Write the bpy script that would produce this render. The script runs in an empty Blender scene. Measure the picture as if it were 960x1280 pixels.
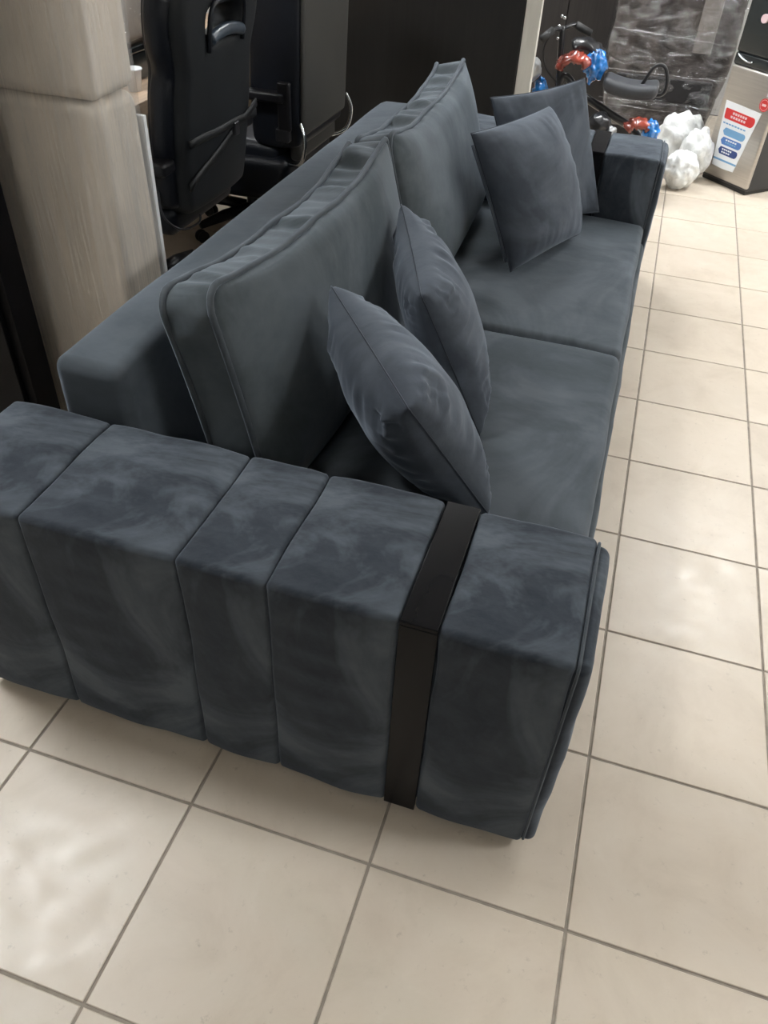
import bpy, bmesh, math, random
import numpy as np
from mathutils import Vector, Matrix, noise
random.seed(7)
PI = math.pi
scn = bpy.context.scene
COL = scn.collection

# ---------------------------------------------------------------- camera
cam = bpy.data.cameras.new('camera')
cam.lens = 988.68 / 1280 * 36.0
cam.sensor_width = 36.0
cam.clip_start = 0.02
cam_o = bpy.data.objects.new('camera', cam)
COL.objects.link(cam_o)
r0 = Vector((0.9521604693919832, 0.3022383518175872, 0.045193132418838544))
r1 = Vector((0.23138480925839375, -0.6164008827207645, -0.7526692645681232))
r2 = Vector((-0.19962843127093655, 0.7271189245726253, -0.6568459172109198))
cm = Matrix((r0, -r1, -r2)).transposed().to_4x4()
cm.translation = Vector((-0.21612, -0.71886, 1.59636))
cam_o.matrix_world = cm
scn.camera = cam_o

# ---------------------------------------------------------------- world, exposure, lamp strength
wd = bpy.data.worlds.new('world')
scn.world = wd
wd.use_nodes = True
wd.node_tree.nodes['Background'].inputs[0].default_value = (0.8, 0.87, 1.0, 1)
wd.node_tree.nodes['Background'].inputs[1].default_value = 0.05
vs = scn.view_settings
vs.view_transform = 'Standard'
vs.look = 'None'
vs.gamma = 1.0
vs.use_curve_mapping = False
vs.exposure = 0.16
LAMP = 52.0                                   # emission strength of the ceiling panels
LAMP_POS = [(1.05, 4.2, 'above the aisle near the water dispenser'), (-2.45, 0.55, 'above the black cabinet'), (-2.45, 4.2, 'added as fill, above the far end of the desk'),  # the desk panel is unseen and added as fill light
            (-1.15, 4.5, 'added to light the sofa tops, above the dark display board'), (2.60, 0.75, 'added to light the aisle, above the open floor across from the sofa seats'), (2.60, 4.2, 'added as fill, by the wall across the aisle'), (-0.70, -2.7, 'added as dim front fill, in front of the channelled sofa arm')]  # unseen panels, all added as fill light
CEIL = 2.95

# ---------------------------------------------------------------- materials
MATS = {}
def _new(name):
    m = bpy.data.materials.new(name)
    m.use_nodes = True
    nt = m.node_tree
    b = nt.nodes['Principled BSDF']
    MATS[name] = m
    return m, nt, b
def N(nt, t, **kw):
    n = nt.nodes.new(t)
    for k, v in kw.items():
        if k in n.inputs: n.inputs[k].default_value = v
        else: setattr(n, k, v)
    return n
def ramp(nt, stops):
    r = nt.nodes.new('ShaderNodeValToRGB')
    e = r.color_ramp.elements
    while len(e) < len(stops): e.new(0.5)
    for i, (p, c) in enumerate(stops):
        e[i].position = p
        e[i].color = (c[0], c[1], c[2], 1) if hasattr(c, '__len__') else (c, c, c, 1)
    return r
def coords(nt, scale=(1, 1, 1), kind='Object', rot=(0, 0, 0)):
    tc = nt.nodes.new('ShaderNodeTexCoord')
    mp = nt.nodes.new('ShaderNodeMapping')
    mp.inputs['Scale'].default_value = scale
    mp.inputs['Rotation'].default_value = rot
    nt.links.new(tc.outputs[kind], mp.inputs['Vector'])
    return mp.outputs['Vector']

def plain(name, col, rough=0.5, metal=0.0, coat=0.0, spec=0.5, var=0.12, scale=8.0, bump=0.0, bscale=60.0, stretch=(1, 1, 1), coat_rough=0.08):
    m, nt, b = _new(name)
    v = coords(nt, stretch)
    n = N(nt, 'ShaderNodeTexNoise', Scale=scale, Detail=5.0)
    nt.links.new(v, n.inputs['Vector'])
    lo = [max(0, c * (1 - var)) for c in col]; hi = [min(1, c * (1 + var)) for c in col]
    r = ramp(nt, [(0.3, lo), (0.7, hi)])
    nt.links.new(n.outputs['Fac'], r.inputs['Fac'])
    nt.links.new(r.outputs['Color'], b.inputs['Base Color'])
    b.inputs['Roughness'].default_value = rough
    b.inputs['Metallic'].default_value = metal
    b.inputs['Coat Weight'].default_value = coat
    b.inputs['Coat Roughness'].default_value = coat_rough
    b.inputs['Specular IOR Level'].default_value = spec
    if bump:
        n2 = N(nt, 'ShaderNodeTexNoise', Scale=bscale, Detail=3.0)
        nt.links.new(v, n2.inputs['Vector'])
        bp = N(nt, 'ShaderNodeBump', Strength=bump, Distance=0.01)
        nt.links.new(n2.outputs['Fac'], bp.inputs['Height'])
        nt.links.new(bp.outputs['Normal'], b.inputs['Normal'])
    return m

def velvet(name, dark, light, scale=3.2, seed=0.0, lo=0.40, hi=0.62, streak=(1, 1, 1), quilt=0.0):
    """Short-pile velour: nap brushed in patches, soft sheen, fine pile bump."""
    m, nt, b = _new(name)
    v = coords(nt, streak)
    ad = N(nt, 'ShaderNodeVectorMath', operation='ADD')
    ad.inputs[1].default_value = (seed, seed * 1.7, seed * 0.6)
    nt.links.new(v, ad.inputs[0])
    n1 = N(nt, 'ShaderNodeTexNoise', Scale=scale, Detail=5.0, Roughness=0.6, Distortion=0.9)
    nt.links.new(ad.outputs[0], n1.inputs['Vector'])
    r1_ = ramp(nt, [(lo, 0.0), (hi, 1.0)])
    nt.links.new(n1.outputs['Fac'], r1_.inputs['Fac'])
    n2 = N(nt, 'ShaderNodeTexNoise', Scale=scale * 4.3, Detail=4.0, Roughness=0.7, Distortion=0.4)
    nt.links.new(ad.outputs[0], n2.inputs['Vector'])
    mx = N(nt, 'ShaderNodeMath', operation='MULTIPLY_ADD')
    nt.links.new(n2.outputs['Fac'], mx.inputs[0]); mx.inputs[1].default_value = 0.7
    nt.links.new(r1_.outputs['Color'], mx.inputs[2])
    r2_ = ramp(nt, [(0.15, dark), (1.35 / 1.7, light)])
    sc = N(nt, 'ShaderNodeMath', operation='MULTIPLY'); sc.inputs[1].default_value = 1 / 1.7
    nt.links.new(mx.outputs[0], sc.inputs[0])
    nt.links.new(sc.outputs[0], r2_.inputs['Fac'])
    nt.links.new(r2_.outputs['Color'], b.inputs['Base Color'])
    b.inputs['Roughness'].default_value = 0.85
    b.inputs['Specular IOR Level'].default_value = 0.15
    b.inputs['Sheen Weight'].default_value = 0.35
    b.inputs['Sheen Roughness'].default_value = 0.45
    b.inputs['Sheen Tint'].default_value = (0.55, 0.63, 0.75, 1)
    n3 = N(nt, 'ShaderNodeTexNoise', Scale=420.0, Detail=2.0)
    nt.links.new(v, n3.inputs['Vector'])
    n4 = N(nt, 'ShaderNodeTexNoise', Scale=14.0, Detail=3.0)
    nt.links.new(v, n4.inputs['Vector'])
    b1 = N(nt, 'ShaderNodeBump', Strength=0.10, Distance=0.002)
    nt.links.new(n3.outputs['Fac'], b1.inputs['Height'])
    b2 = N(nt, 'ShaderNodeBump', Strength=0.25 + quilt, Distance=0.006)
    nt.links.new(n4.outputs['Fac'], b2.inputs['Height'])
    nt.links.new(b1.outputs['Normal'], b2.inputs['Normal'])
    nt.links.new(b2.outputs['Normal'], b.inputs['Normal'])
    return m

velvet('velvet_arm', (0.021, 0.0255, 0.033), (0.080, 0.094, 0.110), 3.6, 3.1, 0.44, 0.60, (1.0, 1.4, 0.8), quilt=0.2)
velvet('velvet_seat', (0.031, 0.039, 0.044), (0.074, 0.085, 0.097), 2.0, 1.3, 0.42, 0.60)
velvet('velvet_back', (0.040, 0.049, 0.057), (0.074, 0.086, 0.099), 2.2, 8.3)
velvet('velvet_cushion', (0.042, 0.052, 0.057), (0.082, 0.095, 0.105), 2.3, 5.2, 0.42, 0.60)
velvet('velvet_pillow', (0.037, 0.044, 0.056), (0.078, 0.090, 0.108), 3.0, 2.2, 0.42, 0.62)
velvet('velvet_seam', (0.018, 0.021, 0.027), (0.030, 0.034, 0.042), 5.0, 4.0)
velvet('velvet_piping', (0.045, 0.053, 0.060), (0.070, 0.080, 0.090), 5.0, 4.0)
plain('gloss_black', (0.005, 0.005, 0.006), 0.22, spec=0.14, var=0.1)
plain('leg_black', (0.01, 0.01, 0.01), 0.5)
plain('zip_metal', (0.25, 0.25, 0.27), 0.35, metal=0.8)

def tile_mat():
    m, nt, b = _new('floor_tile')
    v = coords(nt)
    oi = nt.nodes.new('ShaderNodeObjectInfo')
    ad = N(nt, 'ShaderNodeVectorMath', operation='MULTIPLY_ADD')
    cb = nt.nodes.new('ShaderNodeCombineXYZ')
    nt.links.new(oi.outputs['Random'], cb.inputs[0]); nt.links.new(oi.outputs['Random'], cb.inputs[1])
    nt.links.new(cb.outputs[0], ad.inputs[0]); ad.inputs[1].default_value = (37, 19, 0)
    nt.links.new(v, ad.inputs[2])
    n1 = N(nt, 'ShaderNodeTexNoise', Scale=5.0, Detail=6.0, Roughness=0.65, Distortion=0.6)
    nt.links.new(ad.outputs[0], n1.inputs['Vector'])
    r = ramp(nt, [(0.22, (0.505, 0.43, 0.345)), (0.5, (0.58, 0.503, 0.412)), (0.62, (0.595, 0.52, 0.43)), (0.85, (0.65, 0.58, 0.49))])
    nt.links.new(n1.outputs['Fac'], r.inputs['Fac'])
    # tile to tile tone
    hv = N(nt, 'ShaderNodeHueSaturation')
    mm = N(nt, 'ShaderNodeMath', operation='MULTIPLY_ADD'); mm.inputs[1].default_value = 0.07; mm.inputs[2].default_value = 0.965
    nt.links.new(oi.outputs['Random'], mm.inputs[0]); nt.links.new(mm.outputs[0], hv.inputs['Value'])
    nt.links.new(r.outputs['Color'], hv.inputs['Color'])
    # small dark scuffs and specks
    n2 = N(nt, 'ShaderNodeTexNoise', Scale=38.0, Detail=6.0, Roughness=0.75)
    nt.links.new(ad.outputs[0], n2.inputs['Vector'])
    r2_ = ramp(nt, [(0.60, 0.0), (0.74, 0.55)])
    nt.links.new(n2.outputs['Fac'], r2_.inputs['Fac'])
    mx = N(nt, 'ShaderNodeMix', data_type='RGBA')
    nt.links.new(r2_.outputs['Color'], mx.inputs[0])
    nt.links.new(hv.outputs['Color'], mx.inputs[6]); mx.inputs[7].default_value = (0.30, 0.25, 0.20, 1)
    nt.links.new(mx.outputs[2], b.inputs['Base Color'])
    n3 = N(nt, 'ShaderNodeTexNoise', Scale=18.0, Detail=5.0)
    nt.links.new(ad.outputs[0], n3.inputs['Vector'])
    r3 = ramp(nt, [(0.3, 0.30), (0.7, 0.46)])
    nt.links.new(n3.outputs['Fac'], r3.inputs['Fac'])
    nt.links.new(r3.outputs['Color'], b.inputs['Roughness'])
    bp = N(nt, 'ShaderNodeBump', Strength=0.07, Distance=0.003)
    nt.links.new(n3.outputs['Fac'], bp.inputs['Height'])
    nt.links.new(bp.outputs['Normal'], b.inputs['Normal'])
    b.inputs['Specular IOR Level'].default_value = 0.5
tile_mat()
plain('grout', (0.29, 0.25, 0.21), 0.9, var=0.2, scale=30)
plain('wall_paint', (0.50, 0.49, 0.47), 0.8, var=0.04)
plain('ceiling_paint', (0.72, 0.72, 0.70), 0.9, var=0.03)
plain('dark_board', (0.009, 0.008, 0.0075), 0.5, var=0.25, scale=5, stretch=(10, 10, 0.6))
plain('dark_wall_board', (0.020, 0.017, 0.016), 0.55, var=0.25, scale=5, stretch=(12, 12, 0.5))
plain('black_board', (0.003, 0.003, 0.004), 0.5, spec=0.12, var=0.3)
plain('white_trim', (0.66, 0.64, 0.58), 0.45, var=0.08, scale=4, stretch=(6, 6, 1))
plain('white_board', (0.80, 0.82, 0.83), 0.4, var=0.03)
plain('desk_wood', (0.40, 0.29, 0.20), 0.5, var=0.2, scale=6, stretch=(8, 1, 8))
plain('desk_side', (0.30, 0.25, 0.19), 0.6, var=0.15)
plain('chair_leather', (0.0055, 0.007, 0.011), 0.42, spec=0.3, var=0.2, bump=0.15, bscale=220)
plain('chair_mesh', (0.0105, 0.0125, 0.015), 0.6, spec=0.3, var=0.15, bump=0.1, bscale=300)
plain('chair_back_grey', (0.032, 0.031, 0.028), 0.5, var=0.12, scale=2.5, bump=0.1, bscale=200)
plain('chair_leather_highlight', (0.035, 0.050, 0.070), 0.33, var=0.2)  # black leather with its bluish highlight put into the colour
plain('chair_plastic', (0.006, 0.006, 0.008), 0.4, spec=0.35, var=0.2)
plain('chair_strap', (0.009, 0.010, 0.012), 0.6, spec=0.3, var=0.2)
plain('dark_metal', (0.05, 0.05, 0.055), 0.35, metal=0.7)
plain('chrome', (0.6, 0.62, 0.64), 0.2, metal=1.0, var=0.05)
plain('beige_cloth', (0.68, 0.61, 0.52), 0.7, var=0.06, scale=6)
plain('package_grey', (0.42, 0.38, 0.34), 0.6, var=0.25, scale=5)
plain('rubber', (0.012, 0.012, 0.012), 0.6)
plain('toy_black', (0.012, 0.012, 0.014), 0.3, coat=0.3)
plain('toy_seat', (0.045, 0.048, 0.055), 0.55)
plain('toy_red', (0.19, 0.030, 0.018), 0.25, coat=0.7, var=0.95, scale=14, bump=0.4, bscale=30)
plain('toy_blue', (0.012, 0.16, 0.50), 0.15, coat=1.0, var=0.7, scale=16, bump=0.6, bscale=26)
plain('silver_plastic', (0.42, 0.43, 0.44), 0.3, metal=0.4)
plain('steel', (0.52, 0.49, 0.45), 0.36, metal=0.85, var=0.06, scale=4, stretch=(1, 1, 30))
plain('appliance_black', (0.008, 0.012, 0.014), 0.25, coat=0.3)
plain('appliance_side', (0.03, 0.03, 0.032), 0.45)
plain('label_white', (0.78, 0.80, 0.82), 0.4, var=0.03)
plain('label_red', (0.60, 0.035, 0.035), 0.4, var=0.05)
plain('label_sky', (0.17, 0.36, 0.58), 0.4, var=0.05)
plain('label_blue', (0.09, 0.20, 0.48), 0.4, var=0.05)
plain('label_navy', (0.03, 0.06, 0.20), 0.4, var=0.05)
plain('label_pink', (0.75, 0.55, 0.58), 0.4, var=0.05)
plain('wrapped_brown', (0.034, 0.027, 0.024), 0.55, var=0.55, scale=3.5, stretch=(3, 3, 0.7))
plain('wrapped_pale', (0.15, 0.135, 0.12), 0.6, var=0.2, scale=4)
plain('wrapped_dark', (0.013, 0.012, 0.013), 0.5, var=0.3)
plain('lamp_frame', (0.75, 0.75, 0.75), 0.4, var=0.02)

def bag_mat():
    m, nt, b = _new('white_plastic')
    b.inputs['Base Color'].default_value = (0.80, 0.81, 0.80, 1)
    b.inputs['Roughness'].default_value = 0.3
    b.inputs['Subsurface Weight'].default_value = 0.2
    b.inputs['Subsurface Radius'].default_value = (0.05, 0.05, 0.05)
    v = coords(nt)
    n = N(nt, 'ShaderNodeTexNoise', Scale=16.0, Detail=6.0, Distortion=2.5)
    nt.links.new(v, n.inputs['Vector'])
    r = ramp(nt, [(0.3, (0.66, 0.68, 0.68)), (0.7, (0.86, 0.87, 0.86))])
    nt.links.new(n.outputs['Fac'], r.inputs['Fac']); nt.links.new(r.outputs['Color'], b.inputs['Base Color'])
    bp = N(nt, 'ShaderNodeBump', Strength=0.35, Distance=0.012)
    nt.links.new(n.outputs['Fac'], bp.inputs['Height']); nt.links.new(bp.outputs['Normal'], b.inputs['Normal'])
bag_mat()

def film(name, stretch, scale, fac_lo, fac_hi, bump, milk):
    """Clear stretch film: mostly see-through, creased and glossy."""
    m, nt, b = _new(name)
    out = nt.nodes['Material Output']
    nt.nodes.remove(b)
    v = coords(nt, stretch)
    n = N(nt, 'ShaderNodeTexNoise', Scale=scale, Detail=6.0, Roughness=0.65, Distortion=1.3)
    nt.links.new(v, n.inputs['Vector'])
    r = ramp(nt, [(0.35, fac_lo), (0.72, fac_hi)])
    nt.links.new(n.outputs['Fac'], r.inputs['Fac'])
    bp = N(nt, 'ShaderNodeBump', Strength=bump, Distance=0.02)
    nt.links.new(n.outputs['Fac'], bp.inputs['Height'])
    tr = nt.nodes.new('ShaderNodeBsdfTransparent')
    tr.inputs[0].default_value = (0.97, 0.97, 0.97, 1)
    gl = N(nt, 'ShaderNodeBsdfGlossy', Roughness=0.16)
    gl.inputs[0].default_value = (0.95, 0.96, 1, 1)
    nt.links.new(bp.outputs['Normal'], gl.inputs['Normal'])
    df = nt.nodes.new('ShaderNodeBsdfDiffuse'); df.inputs[0].default_value = (0.75, 0.76, 0.77, 1)
    ms0 = N(nt, 'ShaderNodeMixShader', Fac=milk)
    nt.links.new(gl.outputs[0], ms0.inputs[1]); nt.links.new(df.outputs[0], ms0.inputs[2])
    ms = nt.nodes.new('ShaderNodeMixShader')
    nt.links.new(r.outputs['Color'], ms.inputs[0])
    nt.links.new(tr.outputs[0], ms.inputs[1]); nt.links.new(ms0.outputs[0], ms.inputs[2])
    nt.links.new(ms.outputs[0], out.inputs['Surface'])
film('film_streaked', (9, 9, 0.45), 5.0, 0.04, 0.42, 0.25, 0.55)
film('film_creased', (2.0, 2.0, 5.0), 3.2, 0.0, 0.24, 1.0, 0.08)

def lamp_mat(name, strength):
    m, nt, b = _new(name)
    b.inputs['Base Color'].default_value = (0.9, 0.9, 0.9, 1)
    b.inputs['Emission Color'].default_value = (0.965, 0.99, 1.0, 1)
    b.inputs['Emission Strength'].default_value = strength
lamp_mat('lamp_diffuser', LAMP)
lamp_mat('added_fill_diffuser', LAMP * 0.3)  # weaker emission for the added fill panel facing the near arm

# ---------------------------------------------------------------- object helpers
WM = {}
def empty(name, loc, label=None, cat=None, group=None, rotz=0.0, kind=None):
    o = bpy.data.objects.new(name, None)
    COL.objects.link(o)
    o.empty_display_size = 0.1
    o.location = loc
    o.rotation_euler = (0, 0, rotz)
    WM[o] = Matrix.Translation(loc) @ Matrix.Rotation(rotz, 4, 'Z')
    tag(o, label, cat, group, kind)
    return o
def tag(o, label=None, cat=None, group=None, kind=None):
    if label: o['label'] = label
    if cat: o['category'] = cat
    if group: o['group'] = group
    if kind: o['kind'] = kind
    return o
def build(name, V, F, mat, parent=None, smooth=True, local=False, origin=None, label=None, sub=0):
    """One mesh object. V in world coordinates (or in the parent's frame if local)."""
    V = np.asarray(V, float)
    base = WM[parent] if parent is not None else Matrix.Identity(4)
    if local:
        L = V
    else:
        inv = np.array(base.inverted())
        L = V @ inv[:3, :3].T + inv[:3, 3]
    lo = (L.min(0) + L.max(0)) / 2
    if origin is None:
        off = lo.copy()
        if parent is None: off[2] = L[:, 2].min()
    else:
        off = np.asarray(origin, float)
    me = bpy.data.meshes.new(name)
    me.from_pydata((L - off).tolist(), [], [tuple(f) for f in F])
    me.update()
    bm = bmesh.new(); bm.from_mesh(me)
    bmesh.ops.recalc_face_normals(bm, faces=bm.faces)
    bm.to_mesh(me); bm.free()
    if smooth:
        me.polygons.foreach_set('use_smooth', [True] * len(me.polygons))
    me.materials.append(MATS[mat])
    o = bpy.data.objects.new(name, me)
    COL.objects.link(o)
    o.location = off.tolist()
    if parent is not None: o.parent = parent
    WM[o] = base @ Matrix.Translation(off.tolist())
    if label: o['label'] = label
    if sub:
        s = o.modifiers.new('subdivision', 'SUBSURF'); s.levels = sub; s.render_levels = sub
    return o

def lattice_axis(h, r, n, k=3):
    inner = h - r
    mid = list(np.linspace(-inner, inner, max(2, n))) if inner > 1e-6 else [0.0]
    edge = [inner + r * math.sin(PI / 2 * (i / k)) if False else inner + r * (i / k) for i in range(1, k + 1)]
    return [-e for e in reversed(edge)] + mid + edge
def soft_box(size, r, n=(10, 10, 10), k=3):
    """Rounded box on a shell lattice, centred at the origin. Returns V, normals, F."""
    h = [s / 2 for s in size]
    ax = [lattice_axis(h[i], r, n[i], k) for i in range(3)]
    idx = {}; P = []; F = []
    def vid(i, j, l):
        key = (i, j, l)
        if key not in idx:
            idx[key] = len(P); P.append((ax[0][i], ax[1][j], ax[2][l]))
        return idx[key]
    m = [len(a) - 1 for a in ax]
    for a in range(3):
        b_, c_ = [x for x in range(3) if x != a]
        for side in (0, m[a]):
            for p in range(m[b_]):
                for q in range(m[c_]):
                    ids = []
                    for dp, dq in ((0, 0), (1, 0), (1, 1), (0, 1)):
                        t = [0, 0, 0]; t[a] = side; t[b_] = p + dp; t[c_] = q + dq
                        ids.append(vid(*t))
                    F.append(ids)
    P = np.array(P)
    inner = np.array([x - r for x in h])
    Q = np.clip(P, -inner, inner)
    D = P - Q
    L = np.linalg.norm(D, axis=1, keepdims=True)
    Nn = D / np.maximum(L, 1e-9)
    V = Q + Nn * r
    return V, Nn, F
def bevel_box(name, c, size, mat, parent=None, bev=0.004, local=False, smooth=None, rot=None, label=None, **kw):
    """Small bevelled box (rounded-corner lattice with one step)."""
    if smooth is None: smooth = bev >= 0.008
    V, _, F = soft_box(size, min(bev, min(size) * 0.49), (2, 2, 2), 2 if bev < 0.008 else 4)
    if rot is not None:
        V = V @ np.array(rot).T
    V = V + np.array(c)
    return build(name, V, F, mat, parent, smooth, local, label=label, **kw)
def nz(x, y=0.0, z=0.0):
    return noise.noise(Vector((x, y, z)))
def tube_mesh(path, r, n=8, closed=False):
    path = [Vector(p) for p in path]
    V = []; F = []; m = len(path)
    up = None
    rad = r if hasattr(r, '__len__') else [r] * m
    for i, p in enumerate(path):
        if closed: t = path[(i + 1) % m] - path[i - 1]
        else: t = path[min(i + 1, m - 1)] - path[max(i - 1, 0)]
        t.normalize()
        if up is None:
            up = Vector((0, 0, 1)) if abs(t.z) < 0.9 else Vector((1, 0, 0))
        s = t.cross(up); s.normalize(); up = s.cross(t); up.normalize()
        for j in range(n):
            a = 2 * PI * j / n
            V.append(p + s * (math.cos(a) * rad[i]) + up * (math.sin(a) * rad[i]))
    for i in range(m if closed else m - 1):
        i2 = (i + 1) % m
        for j in range(n):
            j2 = (j + 1) % n
            F.append((i * n + j, i * n + j2, i2 * n + j2, i2 * n + j))
    if not closed:
        F.append(tuple(range(n))); F.append(tuple((m - 1) * n + j for j in range(n)))
    return np.array([tuple(v) for v in V]), F
def tube(name, path, r, mat, parent=None, n=8, closed=False, local=False, label=None):
    V, F = tube_mesh(path, r, n, closed)
    return build(name, V, F, mat, parent, True, local, label=label)
def smooth_path(pts, n=6, closed=False):
    P = [Vector(p) for p in pts]; out = []; m = len(P)
    rng = m if closed else m - 1
    for i in range(rng):
        p0 = P[(i - 1) % m] if closed or i > 0 else P[0]
        p1 = P[i]; p2 = P[(i + 1) % m]
        p3 = P[(i + 2) % m] if closed or i + 2 < m else P[-1]
        for k in range(n):
            t = k / n
            out.append(0.5 * ((2 * p1) + (p2 - p0) * t + (2 * p0 - 5 * p1 + 4 * p2 - p3) * t * t + (3 * p1 - p0 - 3 * p2 + p3) * t ** 3))
    if not closed: out.append(P[-1])
    return out
def lathe_mesh(prof, n=20, c=(0, 0, 0), axis='z'):
    V = []; F = []; m = len(prof)
    for (r, z) in prof:
        for j in range(n):
            a = 2 * PI * j / n
            p = (r * math.cos(a), r * math.sin(a), z)
            if axis == 'y': p = (p[0], p[2], p[1])
            if axis == 'x': p = (p[2], p[0], p[1])
            V.append((p[0] + c[0], p[1] + c[1], p[2] + c[2]))
    for i in range(m - 1):
        for j in range(n):
            j2 = (j + 1) % n
            F.append((i * n + j, i * n + j2, (i + 1) * n + j2, (i + 1) * n + j))
    F.append(tuple(range(n))); F.append(tuple((m - 1) * n + j for j in range(n)))
    return np.array(V), F
def prism(name, poly, thick, origin, ux, uy, mat, parent=None, smooth=False, label=None):
    """Polygon in a plane (origin + a*ux + b*uy) with real thickness along ux x uy."""
    ux = Vector(ux); uy = Vector(uy); nn = ux.cross(uy).normalized(); o = Vector(origin)
    k = len(poly)
    A = [o + ux * a + uy * b for a, b in poly]
    V = [tuple(p + nn * thick) for p in A] + [tuple(p) for p in A]
    F = [tuple(range(k)), tuple(range(2 * k - 1, k - 1, -1))] + [(i, (i + 1) % k, k + (i + 1) % k, k + i) for i in range(k)]
    return build(name, V, F, mat, parent, smooth, label=label)

# ================================================================ SETTING
X0, X1, Y0, Y1 = -4.4, 3.2, -4.0, 6.4
T = 0.4
floor = bevel_box('floor', ((X0 + X1) / 2, (Y0 + Y1) / 2, -0.053), (X1 - X0, Y1 - Y0, 0.10), 'grout', None, 0.002, smooth=False)
tag(floor, 'beige ceramic tile floor with grey grout joints', 'floor', kind='structure')
def tile_mesh():
    h = 0.19685; b = 0.0016; d = 0.0035
    V = []
    for s, z in ((h - b, 0.0), (h, -b * 0.8), (h, -d)):
        V += [(-s, -s, z), (s, -s, z), (s, s, z), (-s, s, z)]
    F = [(0, 1, 2, 3)]
    for l in (0, 4):
        for i in range(4):
            j = (i + 1) % 4
            F.append((l + i, l + 4 + i, l + 4 + j, l + j))
    return V, F
tv, tf = tile_mesh()
tme = bpy.data.meshes.new('tile')
tme.from_pydata(tv, [], tf); tme.materials.append(MATS['floor_tile'])
fw = WM[floor].inverted()
restV = []; restF = []
iu0, iu1 = int(math.floor(X0 / T)), int(math.ceil(X1 / T))
iv0, iv1 = int(math.floor(Y0 / T)), int(math.ceil(Y1 / T))
def in_view(u, v):
    x = (u + .5) * T; y = (v + .5) * T
    return -2.9 < x < 1.45 and -0.85 < y < 5.9
for u in range(iu0, iu1):
    for v in range(iv0, iv1):
        x, y = (u + .5) * T, (v + .5) * T
        if x - T / 2 < X0 - 1e-6 or x + T / 2 > X1 + 1e-6 or y - T / 2 < Y0 - 1e-6 or y + T / 2 > Y1 + 1e-6:
            continue
        if in_view(u, v):
            o = bpy.data.objects.new('tile', tme)
            COL.objects.link(o); o.parent = floor
            o.location = fw @ Vector((x, y, random.uniform(-0.0002, 0.0002)))
            o.rotation_euler = (random.gauss(0, 0.0006), random.gauss(0, 0.0006), random.choice((0, PI / 2, PI, -PI / 2)))
        else:
            k = len(restV)
            restV += [(a + x, b + y, c) for a, b, c in tv]
            restF += [tuple(i + k for i in f) for f in tf]
rest = build('outer_tiles', restV, restF, 'floor_tile', floor, False)
rest['kind'] = 'stuff'

def wall(name, c, size, mat, label):
    o = bevel_box(name, c, size, mat, None, 0.003, smooth=False)
    return tag(o, label, 'wall' if name.startswith('wall') else 'ceiling', kind='structure')
wall('wall_back', ((X0 + X1) / 2, Y1 + 0.06, CEIL / 2), (X1 - X0 + .2, 0.1, CEIL), 'wall_paint', 'plain grey wall at the end of the showroom')
wall('wall_left', (X0 - 0.06, (Y0 + Y1) / 2, CEIL / 2), (0.1, Y1 - Y0 + .2, CEIL), 'wall_paint', 'plain grey wall behind the desk')
wall('wall_right', (X1 + 0.06, (Y0 + Y1) / 2, CEIL / 2), (0.1, Y1 - Y0 + .2, CEIL), 'wall_paint', 'plain grey wall across the aisle')
wall('wall_front', ((X0 + X1) / 2, Y0 - 0.06, CEIL / 2), (X1 - X0 + .2, 0.1, CEIL), 'wall_paint', 'plain grey wall facing the sofa arm')
wall('ceiling', ((X0 + X1) / 2, (Y0 + Y1) / 2, CEIL + 0.06), (X1 - X0 + .2, Y1 - Y0 + .2, 0.1), 'ceiling_paint', 'plain white ceiling with square light panels')

for (x, y, where) in LAMP_POS:
    e = empty('ceiling_light', (x, y, CEIL - 0.05), 'square white ceiling light panel ' + where, 'lamp', 'ceiling light panels')
    for sx, sy, wx, wy in ((0, 1, .64, .02), (0, -1, .64, .02), (1, 0, .02, .60), (-1, 0, .02, .60)):
        bevel_box('frame', (x + sx * .31, y + sy * .31, CEIL - 0.02), (wx, wy, 0.05), 'lamp_frame', e, 0.003)
    bevel_box('diffuser', (x, y, CEIL - 0.022), (0.60, 0.60, 0.02), 'lamp_diffuser' if y > 0 else 'added_fill_diffuser', e, 0.002)

# ================================================================ SOFA
AX0, AX1 = -1.39, -0.112          # arm back / front
ARM_TOP, ARM_BOT = 0.605, 0.026
sofa = empty('sofa', (-0.75, 1.65, 0), 'large slate grey velour sofa with channelled box arms and gloss black trim', 'sofa')

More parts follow.
